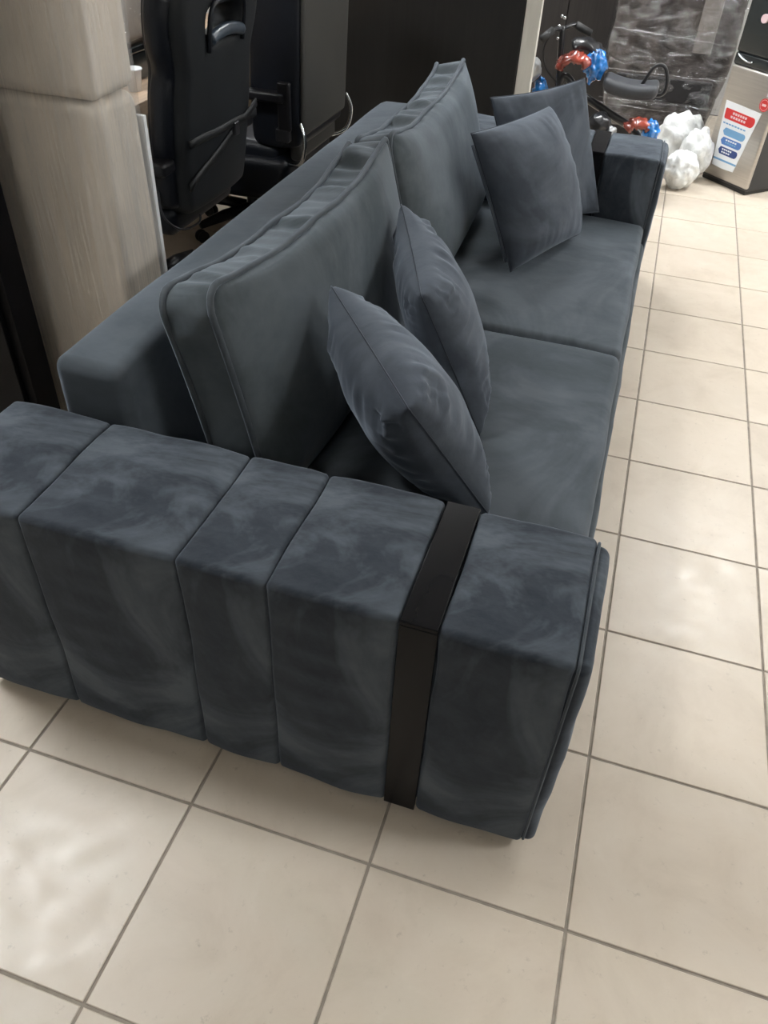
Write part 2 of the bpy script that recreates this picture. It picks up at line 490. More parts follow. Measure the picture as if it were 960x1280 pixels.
def arm_seg(name, x0, x1, y0, y1, mat, parent, seed, rip=0.0, r=0.016, bulge=0.010, z0=ARM_BOT, z1=ARM_TOP, sag=0.004):
    sx, sy, sz = x1 - x0, y1 - y0, z1 - z0
    V, Nn, F = soft_box((sx, sy, sz), r, (14, 18, 26), 4)
    h = np.array([sx / 2, sy / 2, sz / 2])
    u = V / h
    out = V.copy()
    for i in range(len(V)):
        a = max(0.0, 1 - u[i, 0] ** 2) ** 0.6
        b_ = bulge * a + sag * nz(V[i, 0] * 9 + seed, V[i, 1] * 7, V[i, 2] * 7) * a
        if rip:
            b_ += rip * a * (math.sin(V[i, 2] * 88 + 2 * nz(V[i, 0] * 6 + seed, V[i, 2] * 5, seed)) + math.sin(V[i, 1] * 95 + seed)) * 0.5 * (0.5 + nz(V[i, 0] * 8, V[i, 2] * 4, seed + 5))
        # channel seams wander slightly
        out[i] += Nn[i] * np.array([0.15, 1, 1]) * b_
        w = 0.006 * nz(V[i, 2] * 6, V[i, 1] * 6, round(x0 if u[i, 0] < 0 else x1, 3) * 13)
        out[i, 0] += w * min(1, abs(u[i, 0]) ** 2)
        # upholstery tucks under at the hem
        if u[i, 2] < -0.86:
            t = (-0.86 - u[i, 2]) / 0.14
            out[i, 1] *= 1 - 0.03 * t * t
    out += np.array([(x0 + x1) / 2, (y0 + y1) / 2, (z0 + z1) / 2])
    return build(name, out, F, mat, parent)

def make_arm(y0, y1, outer, sh=0.0):
    """outer = -1: outer face looks to -y, +1: to +y"""
    V, Nn, F = soft_box((AX1 - AX0 - .06, y1 - y0 - .03, ARM_TOP - ARM_BOT - .03), .02, (4, 4, 4), 2)
    core = build('armrest', V + np.array([(AX0 + AX1) / 2, (y0 + y1) / 2, (ARM_TOP + ARM_BOT) / 2]), F, 'velvet_arm', sofa)
    segs = [(-1.39, -1.150, 0.0), (-1.150, -0.825, 0.004), (-0.825, -0.652, 0.0), (-0.652, -0.412, 0.007), (-0.343, AX1 - 0.004, 0.0)]
    for i, (a, b_, rp) in enumerate(segs):
        arm_seg('padded_panel', a, b_, y0, y1, 'velvet_arm', core, i * 3.7 + y0, rp, r=0.010 if i < 4 else 0.012, bulge=0.0065 if i < 4 else 0.004)
    # gloss strip over the arm: an inverted U of lacquered board
    s0, s1 = -0.411, -0.344
    t = 0.010; yo, yi = y0 - 0.002, y1 + 0.002
    zt = ARM_TOP + 0.003
    bevel_box('trim_strip', ((s0 + s1) / 2, (yo + yi) / 2, zt - t / 2), (s1 - s0, yi - yo, t), 'gloss_black', core, 0.0028)
    for yy in (yo + t / 2, yi - t / 2):
        bevel_box('trim_strip', ((s0 + s1) / 2, yy, (zt - t + ARM_BOT + .004) / 2 - 0.0005), (s1 - s0, t, zt - t - ARM_BOT - .004), 'gloss_black', core, 0.0018)
    # padded front panel of the arm
    V, Nn, F = soft_box((0.05, y1 - y0 - .010, ARM_TOP - ARM_BOT - 0.012), 0.018, (3, 14, 18), 4)
    hh = np.array([0.025, (y1 - y0) / 2, (ARM_TOP - ARM_BOT) / 2]); u = V / hh
    O = V.copy()
    for i in range(len(V)):
        if V[i, 0] > 0:
            O[i, 0] += 0.012 * max(0, 1 - u[i, 1] ** 2) ** .5 * max(0, 1 - u[i, 2] ** 2) ** .5 + 0.006 * nz(V[i, 1] * 12, V[i, 2] * 9, y0)
    build('front_panel', O + np.array([AX1 - 0.008, (y0 + y1) / 2, (ARM_TOP + ARM_BOT) / 2]), F, 'velvet_arm', core)
    # seam cord where the front panel meets the arm
    xs = AX1 - 0.002
    rr = 0.016; yA, yB, zA, zB = y0 + 0.002, y1 - 0.002, ARM_BOT + .010, ARM_TOP - 0.002
    P = []
    for cy, cz, a0 in ((yB - rr, zB - rr, 0), (yA + rr, zB - rr, 90), (yA + rr, zA + rr, 180), (yB - rr, zA + rr, 270)):
        for k in range(5):
            a = math.radians(a0 + 22.5 * k)
            P.append((xs, cy + rr * math.cos(a), cz + rr * math.sin(a)))
    tube('seam_cord', P, 0.003, 'velvet_piping', core, 6, True)
    return core
make_arm(0.127, 0.450, -1)
make_arm(2.850, 3.175, 1)

# base rail under the seat
V, Nn, F = soft_box((1.0, 2.40, 0.23), 0.02, (4, 24, 6), 3)
O = V.copy()
for i in range(len(V)):
    if V[i, 0] > 0.4: O[i, 0] += 0.006 * nz(V[i, 1] * 5, V[i, 2] * 8, 3) + 0.010 * max(0, 1 - (V[i, 2] / 0.115) ** 2)
build('base', O + np.array([-0.598, 1.65, 0.155]), F, 'velvet_seat', sofa)

def seat(y0, y1, seed):
    sx = 1.0; sy = y1 - y0; sz = 0.125
    V, Nn, F = soft_box((sx, sy, sz), 0.030, (30, 34, 3), 5)
    h = np.array([sx / 2, sy / 2, sz / 2]); u = V / h
    O = V.copy()
    for i in range(len(V)):
        if V[i, 2] > 0:
            e = max(0, 1 - abs(u[i, 1]) ** 4) ** .5 * max(0, 1 - abs(u[i, 0]) ** 4) ** .5
            O[i, 2] += 0.020 * e + 0.006 * nz(V[i, 0] * 3.5 + seed, V[i, 1] * 3.5, seed)
            fr = math.exp(-((u[i, 0] - 0.93) / 0.10) ** 2)
            O[i, 2] += 0.004 * fr * nz(V[i, 1] * 22 + seed, V[i, 0] * 4, 1.0)
        O[i, 0] += 0.006 * nz(V[i, 1] * 4 + seed, 3.3, seed) * max(0, u[i, 0])
    c = np.array([-0.612, (y0 + y1) / 2, 0.285])
    s = build('seat_cushion', O + c, F, 'velvet_seat', sofa)
    P = []
    for k in range(30):
        y = -sy / 2 + 0.03 + (sy - 0.06) * k / 29
        P.append((c[0] + sx / 2 - 0.001 + 0.006 * nz(y * 4 + seed, 3.3, seed), c[1] + y, c[2] - 0.028))
    tube('seam_cord', P, 0.004, 'velvet_piping', s, 6)
    return s
seat(0.455, 1.664, 1.7)
seat(1.668, 2.846, 9.1)

# backrest slab: front face slopes, top softly rounded
V, Nn, F = soft_box((0.165, 2.385, 0.68), 0.030, (6, 50, 16), 5)
O = V.copy()
for i in range(len(V)):
    x, y, z = V[i]
    if x > 0: O[i, 0] += 0.055 * (1 - (z + 0.34) / 0.68)
    e = max(0, 1 - (y / 1.19) ** 8)
    if z > 0.25: O[i, 2] += 0.008 * (1 - (x / .083) ** 2) * e + 0.004 * nz(x * 6, y * 3.2, 2) + 0.012 * max(0, x / .083) * e
    d = max(0, (y - 1.0) / 0.19)
    O[i, 2] -= 0.05 * d * d * max(0, z / .34)
    if abs(x) > 0.05: O[i, 0] += 0.006 * nz(y * 3, z * 6, x)
build('backrest', O + np.array([-1.2025, 1.6575, 0.385]), F, 'velvet_back', sofa)
# feet
for x in (-1.28, -0.22):
    for y in (0.22, 1.65, 3.08):
        V, F = lathe_mesh([(0.022, 0.0), (0.025, 0.004), (0.028, 0.05)], 14, (x, y, 0))
        build('leg', V, F, 'leg_black', sofa)

# ================================================================ BOXED BACK CUSHIONS
def back_cushion(base, L, H, D, lean, yaw, seed, label, bulge, sag):
    """base = bottom front near corner of the boxed cushion."""
    e = empty('back_cushion', base, label, 'cushion')
    up = Vector((-math.sin(lean), 0, math.cos(lean))); dp = Vector((-math.cos(lean), 0, -math.sin(lean))); ln = Vector((0, 1, 0))
    Rz = Matrix.Rotation(yaw, 3, 'Z')
    up, dp, ln = Rz @ up, Rz @ dp, Rz @ ln
    M = np.array([(-dp)[:], ln[:], up[:]]).T           # local x = front, y = along, z = up
    ctr = np.array(Vector(base) + ln * L / 2 + up * H / 2 + dp * D / 2)
    hx, hy, hz = D / 2, L / 2, H / 2
    def warp(p):
        x, y, z = p
        if z > hz - 0.07 and y < -hy + 0.07:            # soft near top corner
            dy, dz = (-hy + 0.07) - y, z - (hz - 0.07)
            l_ = math.hypot(dy, dz)
            if l_ > 1e-6:
                a_, b2 = max(dy, dz) / l_, min(dy, dz) / l_
                t_ = 0.07 / a_
                if t_ * b2 > 0.056:
                    h_ = 0.056 * (a_ + b2)
                    t_ = h_ + math.sqrt(max(0, h_ * h_ - 2 * 0.056 ** 2 + 0.014 ** 2))
                k_ = 0.07 / t_
                y, z = (-hy + 0.07) - dy * k_, (hz - 0.07) + dz * k_
        uy, uz = y / hy, z / hz
        # the top sags between its pinched corners, the ends bow in
        s = sag * (max(0, 1 - abs(uy) ** 3.0)) * max(0, uz) ** 1.5
        z2 = z - s + 0.012 * nz(y * 3 + seed, 0, seed) * max(0, uz)
        y2 = y * (1 - 0.018 * max(0, 1 - uz * uz))
        x2 = x + 0.008 * nz(y * 3.1 + seed, z * 3, 7)
        return (x2, y2, z2)
    V, Nn, F = soft_box((D, L, H), 0.014, (12, 90, 46), 4)
    O = np.zeros_like(V)
    for i in range(len(V)):
        x, y, z = V[i]
        uy, uz, ux = y / hy, z / hz, x / hx
        p = np.array(warp((x, y, z)))
        n = Nn[i]
        ex = max(0, 1 - uy ** 4) ** .6 * max(0, 1 - uz ** 4) ** .55
        if n[0] > 0.5:
            p[0] += bulge * ex * (1.0 - 0.25 * uz) + 0.010 * nz(y * 4 + seed, z * 4, 1) * ex + 0.012 * nz(y * 11 + seed, z * 3, 2) * max(0, uz - .55) * ex
        elif n[0] < -0.5:
            p[0] -= 0.022 * ex
        inner = max(0, 1 - ux ** 4)
        if n[2] > 0.5:                               # gathered boxing along the top
            sl = y + 0.35 * x
            g = nz(sl * 15 + seed, x * 4, 0.5) + 0.6 * nz(sl * 34 + seed, x * 6, 3.5)
            p[2] += inner * (0.004 + 0.019 * g) * min(1, (hy - abs(y)) / .06)
        if abs(n[1]) > 0.5:
            g = nz(z * 9 + seed, x * 5, 1.5)
            p[1] += np.sign(n[1]) * inner * (0.004 + 0.008 * g + 0.022 * nz(z * 20, x * 12, seed) * max(0, uz) ** 2) * min(1, (hz - abs(z)) / .06)
        O[i] = p
    W_ = O @ M.T + ctr
    W_[:, 2] = np.maximum(W_[:, 2], 0.3775 + 0.02 * np.clip(-0.8 - W_[:, 0], -.2, 0))
    body = build('cover', W_, F, 'velvet_cushion', e)
    for xs in (hx - 0.004, -hx + 0.004):
        P = []; rr = 0.014
        a, b_ = hy - 0.001, hz - 0.001
        cs = [(a - rr, b_ - rr, 0), (-a + rr, b_ - rr, 90), (-a + rr, -b_ + rr, 180), (a - rr, -b_ + rr, 270)]
        cn = []
        for cy, cz, a0 in cs:
            for k in range(6):
                an = math.radians(a0 + 18 * k)
                cn.append((cy + rr * math.cos(an), cz + rr * math.sin(an)))
        m = len(cn)
        for k in range(m):
            p, q = cn[k], cn[(k + 1) % m]
            d = math.hypot(q[0] - p[0], q[1] - p[1]); st = max(1, int(d / 0.02))
            for t in range(st):
                yy = p[0] + (q[0] - p[0]) * t / st; zz = p[1] + (q[1] - p[1]) * t / st
                w = np.array(warp((xs, yy, zz)))
                w[1] *= 1.003; w[2] += 0.004 * (1 if zz > 0 else -1)
                w[2] += 0.003 * nz(yy * 12 + seed, xs * 9, 4)
                pw = M @ w + ctr
                pw[2] = max(pw[2], 0.386)
                P.append(tuple(pw))
        tube('piping', P, 0.0080, 'velvet_piping', body, 7, True)
    return e
back_cushion((-0.835, 0.570, 0.366), 1.085, 0.540, 0.125, 0.24, -0.035, 2.0, 'long grey boxed back cushion with piped edges beside the channelled arm with tilted pillows', 0.055, 0.045)
back_cushion((-0.805, 1.686, 0.366), 1.140, 0.545, 0.118, 0.24, 0.03, 11.0, 'plump grey boxed back cushion with piped edges behind the upright pillows at the far arm', 0.085, 0.05)

# ================================================================ THROW PILLOWS
def pillow(TL, TR, BR, BL, tf_, tb_, seed, label, pinch=0.075, zipside=None, wr=0.010):
    """Pillow hung on four corner points; tf_/tb_ are front and back plumpness."""
    TL, TR, BR, BL = map(Vector, (TL, TR, BR, BL))
    base = (BR + BL) / 2
    e = empty('throw_pillow', base, label, 'pillow', 'grey throw pillows on the sofa')
    nn = ((TR - BL).cross(TL - BR)).normalized()
    n = 56
    def pos(u, v):
        uu = u * (1 - pinch * (1 - v * v)); vv = v * (1 - pinch * (1 - u * u))
        a, b_ = (uu + 1) / 2, (vv + 1) / 2
        return BL * (1 - a) * (1 - b_) + BR * a * (1 - b_) + TR * a * b_ + TL * (1 - a) * b_
    ts = [math.sin(PI / 2 * (-1 + 2 * i / n)) * 0.55 + (-1 + 2 * i / n) * 0.45 for i in range(n + 1)]
    V = []; F = []; idx = {}
    def height(u, v, s):
        q = max(0, (1 - u * u)) * max(0, (1 - v * v))
        h = q ** 0.40 * (tf_ if s > 0 else tb_)
        du, dv = 1 - abs(u), 1 - abs(v)
        w = 0
        w += math.exp(-(du / 0.38) ** 2) * (nz(v * 7 + seed, u * 1.2, 1 + s) + .5 * nz(v * 17 + seed, u * 1.5, 2 + s)) * min(1, du * 5)
        w += math.exp(-(dv / 0.38) ** 2) * (nz(u * 7 + seed, v * 1.2, 5 + s) + .5 * nz(u * 17 + seed, v * 1.5, 6 + s)) * min(1, dv * 5)
        w *= min(1, min(du, dv) * 6)
        return h + wr * w + 0.006 * nz(u * 2.2 + seed, v * 2.2, s) * q
    for s in (1, -1):
        for i in range(n + 1):
            for j in range(n + 1):
                if s == -1 and (i in (0, n) or j in (0, n)):
                    idx[(s, i, j)] = idx[(1, i, j)]; continue
                u, v = ts[i], ts[j]
                p = pos(u, v) + nn * (s * height(u, v, s))
                idx[(s, i, j)] = len(V); V.append(tuple(p))
    for s in (1, -1):
        for i in range(n):
            for j in range(n):
                F.append((idx[(s, i, j)], idx[(s, i + 1, j)], idx[(s, i + 1, j + 1)], idx[(s, i, j + 1)]))
    body = build('cover', V, F, 'velvet_pillow', e)
    P = []
    for k in range(40): P.append(pos(-1 + 2 * k / 40, 1))
    for k in range(40): P.append(pos(1, 1 - 2 * k / 40))
    for k in range(40): P.append(pos(1 - 2 * k / 40, -1))
    for k in range(40): P.append(pos(-1, -1 + 2 * k / 40))
    tube('seam', P, 0.0022, 'velvet_seam', body, 6, True)
    if zipside:
        pth = [pos(-1, -0.85 + 1.7 * k / 20) - nn * 0.010 + Vector((0, 0, 0.0)) for k in range(21)]
        tube('zip_flap', pth, 0.006, 'velvet_pillow', body, 6)
        bp = pos(-0.97, -0.90) + nn * 0.004
        bevel_box('zip_pull', tuple(bp), (0.012, 0.008, 0.02), 'zip_metal', body, 0.002)
    return e
# far pair, leaning on the second back cushion and the far arm
pillow((-0.773, 2.141, .806), (-0.575, 2.590, .815), (-0.363, 2.507, .388), (-0.555, 2.052, .384), 0.130, 0.035, 4.0,
       'square grey pillow with a zipped side seam, standing in front of another upright pillow', zipside=True, wr=0.0055, pinch=0.035)
pillow((-0.785, 2.500, .840), (-0.480, 2.842, .872), (-0.312, 2.800, .385), (-0.610, 2.425, .385), 0.050, 0.050, 8.0,
       'square grey pillow wedged against the far arm, partly hidden by the zipped pillow', wr=0.0055, pinch=0.05)
# near pair, seen along their edges
pillow((-0.524, 0.534, .742), (-0.822, 0.905, .778), (-0.650, 1.065, .385), (-0.352, 0.708, .378), 0.110, 0.125, 6.0,
       'plump grey pillow tilted behind the channelled near arm, wrinkled along its top seam', pinch=0.06, wr=0.020)
pillow((-0.640, 1.045, .727), (-0.826, 1.490, .772), (-0.625, 1.440, .390), (-0.440, 1.010, .382), 0.110, 0.090, 15.0,
       'grey pillow leaning on the long back cushion, behind the tilted pillow', pinch=0.06, wr=0.020)

# ================================================================ BEHIND THE SOFA: wrapped tall panel, black cabinet, white board
wp = empty('wrapped_furniture', (-1.86, 1.20, 0), 'tall beige padded panel wrapped in streaky clear film behind the sofa', 'wrapped furniture')
def padded(name, c, size, r, seed, mat, parent, amp=0.010, n=(16, 8, 26)):
    V, Nn, F = soft_box(size, r, n, 5)
    O = V.copy()
    for i in range(len(V)):
        O[i] += Nn[i] * (amp * nz(V[i, 0] * 4 + seed, V[i, 1] * 4, V[i, 2] * 3))
    return build(name, O + np.array(c), F, mat, parent)
padded('lower_pad', (-1.83, 1.195, 0.53), (0.64, 0.20, 1.02), 0.036, 1.0, 'beige_cloth', wp, 0.005)
padded('upper_pad', (-1.83, 1.200, 1.50), (0.64, 0.20, 0.92), 0.036, 4.0, 'beige_cloth', wp, 0.005)
padded('stretch_film', (-1.83, 1.197, 0.99), (0.654, 0.214, 1.96), 0.040, 1.0, 'film_streaked', wp, 0.003, n=(16, 8, 40))
bevel_box('bottom_rail', (-1.83, 1.20, 0.012), (0.60, 0.16, 0.024), 'leg_black', wp, 0.003)
wb = bevel_box('white_board', (-1.817, 1.316, 0.4825), (0.60, 0.016, 0.965), 'white_board', None, 0.002)
tag(wb, 'thin white board with a bright edge standing behind the film-wrapped beige panel', 'board')

bc = empty('black_cabinet', (-2.17, 0.95, 0), 'flat tall black cabinet beside the film-wrapped beige panel', 'cabinet')
bevel_box('body', (-2.17, 0.955, 1.0), (0.80, 0.09, 2.0), 'black_board', bc, 0.003)
bevel_box('door', (-2.18, 0.900, 1.01), (0.76, 0.018, 1.94), 'black_board', bc, 0.003)

# ================================================================ DESK AND THINGS ON IT
dk = empty('desk', (-2.5, 2.75, 0), 'wooden desk with a thick light brown top behind the office chairs', 'desk')
bevel_box('desktop', (-2.48, 2.75, 0.725), (0.84, 2.3, 0.05), 'desk_wood', dk, 0.004)
for y in (1.66, 3.84): bevel_box('side_panel', (-2.50, y, 0.35), (0.74, 0.03, 0.70), 'desk_side', dk, 0.003)
bevel_box('back_panel', (-2.86, 2.75, 0.42), (0.02, 2.14, 0.5), 'desk_side', dk, 0.003)
bevel_box('screen_panel', (-2.84, 2.75, 1.03), (0.03, 2.2, 0.56), 'desk_side', dk, 0.004)
bb = empty('black_box', (-2.40, 2.46, 0.75), 'flat black box on the desk under the wrapped package', 'box')
bevel_box('body', (-2.40, 2.46, 0.8005), (0.34, 0.36, 0.10), 'appliance_black', bb, 0.008)
bevel_box('lid', (-2.40, 2.46, 0.862), (0.35, 0.37, 0.024), 'appliance_black', bb, 0.006)
pk = empty('wrapped_package', (-2.40, 2.55, 0.874), 'grey package in creased clear film lying on the black box', 'package')
padded('carton', (-2.40, 2.50, 1.019), (0.34, 0.50, 0.26), 0.03, 3.0, 'package_grey', pk, 0.005, (10, 12, 8))
padded('stretch_film', (-2.40, 2.50, 1.021), (0.364, 0.524, 0.276), 0.034, 3.0, 'film_creased', pk, 0.008, (14, 18, 12))
cup = empty('white_cup', (-2.19, 2.31, 0.75), 'small white paper cup on the desk edge', 'cup')
V, F = lathe_mesh([(0.024, 0.0), (0.034, 0.075), (0.036, 0.078), (0.034, 0.08), (0.031, 0.076), (0.022, 0.006)], 18, (-2.165, 2.29, 0.7505))
build('body', V, F, 'label_white', cup)
V, F = lathe_mesh([(0.0362, 0.074), (0.0375, 0.077), (0.0362, 0.081), (0.034, 0.078)], 18, (-2.165, 2.29, 0.7505))
build('rim', V, F, 'label_white', cup)

# ================================================================ CHAIRS (they face -x, backs towards the sofa)
def slab_back(name, rows, cols, hole, xf, thick, yc, mat, parent, sub=2, contour=0.0):
    """Chair back as a closed grid slab. rows: (z, half width). xf(z): x of the rear face. hole: set of (col,row) cells left open."""
    nc, nr = len(cols), len(rows)
    V = []
    for side in (0, 1):
        for (z, hw) in rows:
            for s in cols:
                x = xf(z) - side * thick - (contour * s * s if side == 1 else -contour * 0.25 * (1 - s * s))
                V.append((x, yc + s * hw, z))
    def vid(side, r, c): return side * nc * nr + r * nc + c
    solid = {(c, r) for c in range(nc - 1) for r in range(nr - 1)} - set(hole)
    F = []
    for (c, r) in solid:
        for side in (0, 1):
            F.append((vid(side, r, c), vid(side, r, c + 1), vid(side, r + 1, c + 1), vid(side, r + 1, c)))
        for dc, dr, (a, b_) in ((-1, 0, ((0, 0), (0, 1))), (1, 0, ((1, 0), (1, 1))), (0, -1, ((0, 0), (1, 0))), (0, 1, ((0, 1), (1, 1)))):
            if (c + dc, r + dr) not in solid:
                p = (c + a[0], r + a[1]); q = (c + b_[0], r + b_[1])
                F.append((vid(0, p[1], p[0]), vid(0, q[1], q[0]), vid(1, q[1], q[0]), vid(1, p[1], p[0])))
    return build(name, V, F, mat, parent, sub=sub)
def chair_base(e, cx, cy, seat_w, seat_d, seat_z):
    V, Nn, F = soft_box((seat_d, seat_w, 0.11), 0.04, (8, 8, 4), 4)
    build('seat', V + np.array([cx, cy, seat_z]), F, 'chair_leather', e)
    bevel_box('tilt_plate', (cx, cy, seat_z - 0.075), (0.22, 0.20, 0.04), 'chair_plastic', e, 0.01)
    V, F = lathe_mesh([(0.045, 0.10), (0.045, 0.12), (0.030, 0.14), (0.030, 0.26), (0.018, 0.27), (0.018, seat_z - 0.09)], 16, (cx, cy, 0))
    build('gas_lift', V, F, 'dark_metal', e)
    for k in range(5):
        a = 2 * PI * k / 5 + 0.35
        d = Vector((math.cos(a), math.sin(a), 0)); c = Vector((cx, cy, 0))
        V, F = tube_mesh([c + d * 0.02 + Vector((0, 0, 0.115)), c + d * 0.16 + Vector((0, 0, 0.11)), c + d * 0.30 + Vector((0, 0, 0.085))], [0.032, 0.028, 0.018], 8)
        leg = build('base_leg', V, F, 'chair_plastic', e)
        w = c + d * 0.295
        for s in (-1, 1):
            q = d.cross(Vector((0, 0, 1))) * (0.016 * s)
            V, F = lathe_mesh([(0.012, -0.008), (0.028, -0.008), (0.030, 0), (0.028, 0.008), (0.012, 0.008)], 14, (0, 0, 0), 'x')
            R = np.array(Matrix.Rotation(math.atan2(q.y, q.x), 3, 'Z'))
            build('caster', V @ R.T + np.array((w.x + q.x, w.y + q.y, 0.0305)), F, 'rubber', leg)

# --- racing style chair with the head opening
c1 = empty('gaming_chair', (-1.98, 2.05, 0), 'black racing-style chair with a head opening and crossed straps, back to the sofa', 'chair')
chair_base(c1, -2.02, 2.05, 0.50, 0.50, 0.45)
cols = [-1, -0.86, -0.62, -0.40, -0.16, 0.16, 0.40, 0.62, 0.86, 1]
rows = [(0.475, .215), (0.52, .238), (0.62, .250), (0.76, .262), (0.88, .262), (0.94, .245), (0.985, .255), (1.04, .282), (1.115, .292), (1.17, .285), (1.24, .25), (1.31, .19), (1.36, .155), (1.39, .13)]
hole = {(c, r) for c in (3, 4, 5) for r in (7,)}
xf = lambda z: -1.705 + 0.115 * max(0, z - 0.5) + 0.03 * max(0, z - 0.9)
slab_back('backrest', rows, cols, hole, xf, 0.11, 2.05, 'chair_mesh', c1, 2, 0.05)
# side bolsters
for s in (-1, 1):
    P = [(xf(z) - 0.085, 2.05 + s * (hw - 0.006), z) for z, hw in rows[1:10]]
    V, F = tube_mesh(smooth_path(P, 4), 0.042, 10)
    build('bolster', V, F, 'chair_leather', c1)
# padded roll at the bottom of the opening
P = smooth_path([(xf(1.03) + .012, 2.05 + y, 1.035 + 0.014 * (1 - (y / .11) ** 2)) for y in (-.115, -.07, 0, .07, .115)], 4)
tube('head_pad', P, 0.020, 'chair_leather_highlight', c1, 10)
P = smooth_path([(xf(z) + .016, 2.05 + y, z) for y, z in ((-.125, 1.00), (-.128, 1.09), (-.10, 1.135), (0, 1.14), (.10, 1.135), (.128, 1.09), (.125, 1.00))], 4)
tube('opening_rim', P, 0.008, 'chair_leather', c1, 8)
for zz, z2 in ((0.745, 0.73), (0.60, 0.765)):
    P = [(xf(zz + (z2 - zz) * k / 12) + 0.018, 1.785 + 0.53 * k / 12, zz + (z2 - zz) * k / 12 + 0.002 * math.sin(k)) for k in range(13)]
    V = []; F = []
    for k, p in enumerate(P):
        V += [(p[0] + .004, p[1], p[2] - .013), (p[0] + .004, p[1], p[2] + .013), (p[0] - .003, p[1], p[2] + .013), (p[0] - .003, p[1], p[2] - .013)]
        if k:
            a = 4 * (k - 1); b_ = 4 * k
            for t in range(4): F.append((a + t, a + (t + 1) % 4, b_ + (t + 1) % 4, b_ + t))
    F += [(0, 1, 2, 3), tuple(range(len(V) - 4, len(V)))]
    build('strap', V, F, 'chair_strap', c1)
bevel_box('buckle', (xf(.70) + .026, 2.13, 0.715), (0.014, 0.035, 0.045), 'dark_metal', c1, 0.004)
for s in (-1, 1):
    yy = 2.05 + s * 0.315
    arm = bevel_box('armrest', (-1.85, yy, 0.675), (0.27, 0.085, 0.045), 'chair_plastic', c1, 0.014)
    bevel_box('arm_post', (-1.93, yy, 0.545), (0.07, 0.035, 0.20), 'chair_plastic', arm, 0.01)
    tube('arm_bracket', smooth_path([(-1.93, yy, 0.45), (-1.93, yy - s * .03, 0.40), (-1.95, yy - s * .12, 0.385)], 4), 0.016, 'chair_plastic', arm)
tube('cable', smooth_path([(-1.80, 1.78, 0.60), (-1.78, 1.755, 0.50), (-1.74, 1.80, 0.44), (-1.70, 1.86, 0.45), (-1.695, 1.87, 0.48)], 5), 0.004, 'dark_metal', c1, 6)

# --- broad office chair
c2 = empty('office_chair', (-1.92, 2.90, 0), 'broad black office chair with a smooth grey rear panel, back to the sofa', 'chair')
chair_base(c2, -1.98, 2.90, 0.52, 0.52, 0.46)
V, Nn, F = soft_box((0.46, 0.58, 0.20), 0.05, (8, 8, 5), 4)
build('seat_skirt', V + np.array([-1.90, 2.90, 0.36]), F, 'chair_leather', c2)
xg = lambda z: -1.595 + 0.03 * max(0, z - 0.6)
cols2 = [-1, -0.9, -0.5, 0, 0.5, 0.9, 1]
rows2 = [(0.50, .268), (0.54, .285), (0.70, .292), (0.95, .294), (1.12, .290), (1.25, .27), (1.30, .24)]
slab_back('backrest', rows2, cols2, set(), lambda z: xg(z) - 0.018, 0.185, 2.90, 'chair_leather', c2, 2, 0.04)
rows3 = [(0.555, .262), (0.585, .268), (0.80, .270), (1.05, .270), (1.20, .262), (1.24, .25)]
slab_back('rear_panel', rows3, cols2, set(), xg, 0.02, 2.905, 'chair_back_grey', c2, 2, 0.0)
for s in (-1, 1):
    yy = 2.90 + s * 0.318
    up = bevel_box('armrest', (-1.80, yy, 0.72), (0.30, 0.06, 0.04), 'chair_plastic', c2, 0.014)
    bevel_box('arm_post', (-1.655, yy, 0.685), (0.055, 0.03, 0.19), 'chair_plastic', up, 0.01)
    bevel_box('arm_bracket', (-1.665, yy - s * 0.004, 0.575), (0.06, 0.04, 0.055), 'dark_metal', up, 0.008)
    P = smooth_path([(-1.60, 2.90 + s * .285, 0.62), (-1.575, 2.90 + s * .297, 0.55), (-1.60, 2.90 + s * .29, 0.46), (-1.68, 2.90 + s * .24, 0.43)], 5)
    tube('side_tube', P, 0.009, 'chrome', c2, 8)
bevel_box('lower_cover', (-1.655, 2.905, 0.50), (0.05, 0.46, 0.12), 'chair_back_grey', c2, 0.02)

# ================================================================ DARK PARTITION, PALE POST AND DARK CABINET WALL
wr = empty('display_board', (-1.8, 4.06, 0), 'tall dark brown display board with a pale edge strip behind the sofa', 'board')
bevel_box('body', (-1.79, 4.062, 1.06), (1.72, 0.06, 2.08), 'dark_board', wr, 0.003)
bevel_box('plinth', (-1.79, 4.062, 0.012), (1.68, 0.08, 0.024), 'black_board', wr, 0.002)
bevel_box('face_board', (-1.79, 4.02, 1.07), (1.716, 0.018, 2.04), 'dark_board', wr, 0.002)
bevel_box('edge_strip', (-0.888, 4.05, 1.05), (0.080, 0.055, 2.10), 'white_trim', wr, 0.003)
dw = empty('dark_panelling', (-0.5, 5.95, 0), 'dark brown cabinet of tall boards behind the ride-on toy', 'cabinet')
bevel_box('body', (-0.9, 6.02, 1.1), (2.2, 0.40, 2.2), 'dark_wall_board', dw, 0.003)
for k in range(6): bevel_box('board', (-1.82 + k * 0.368, 5.81, 1.1), (0.362, 0.018, 2.16), 'dark_wall_board', dw, 0.002)

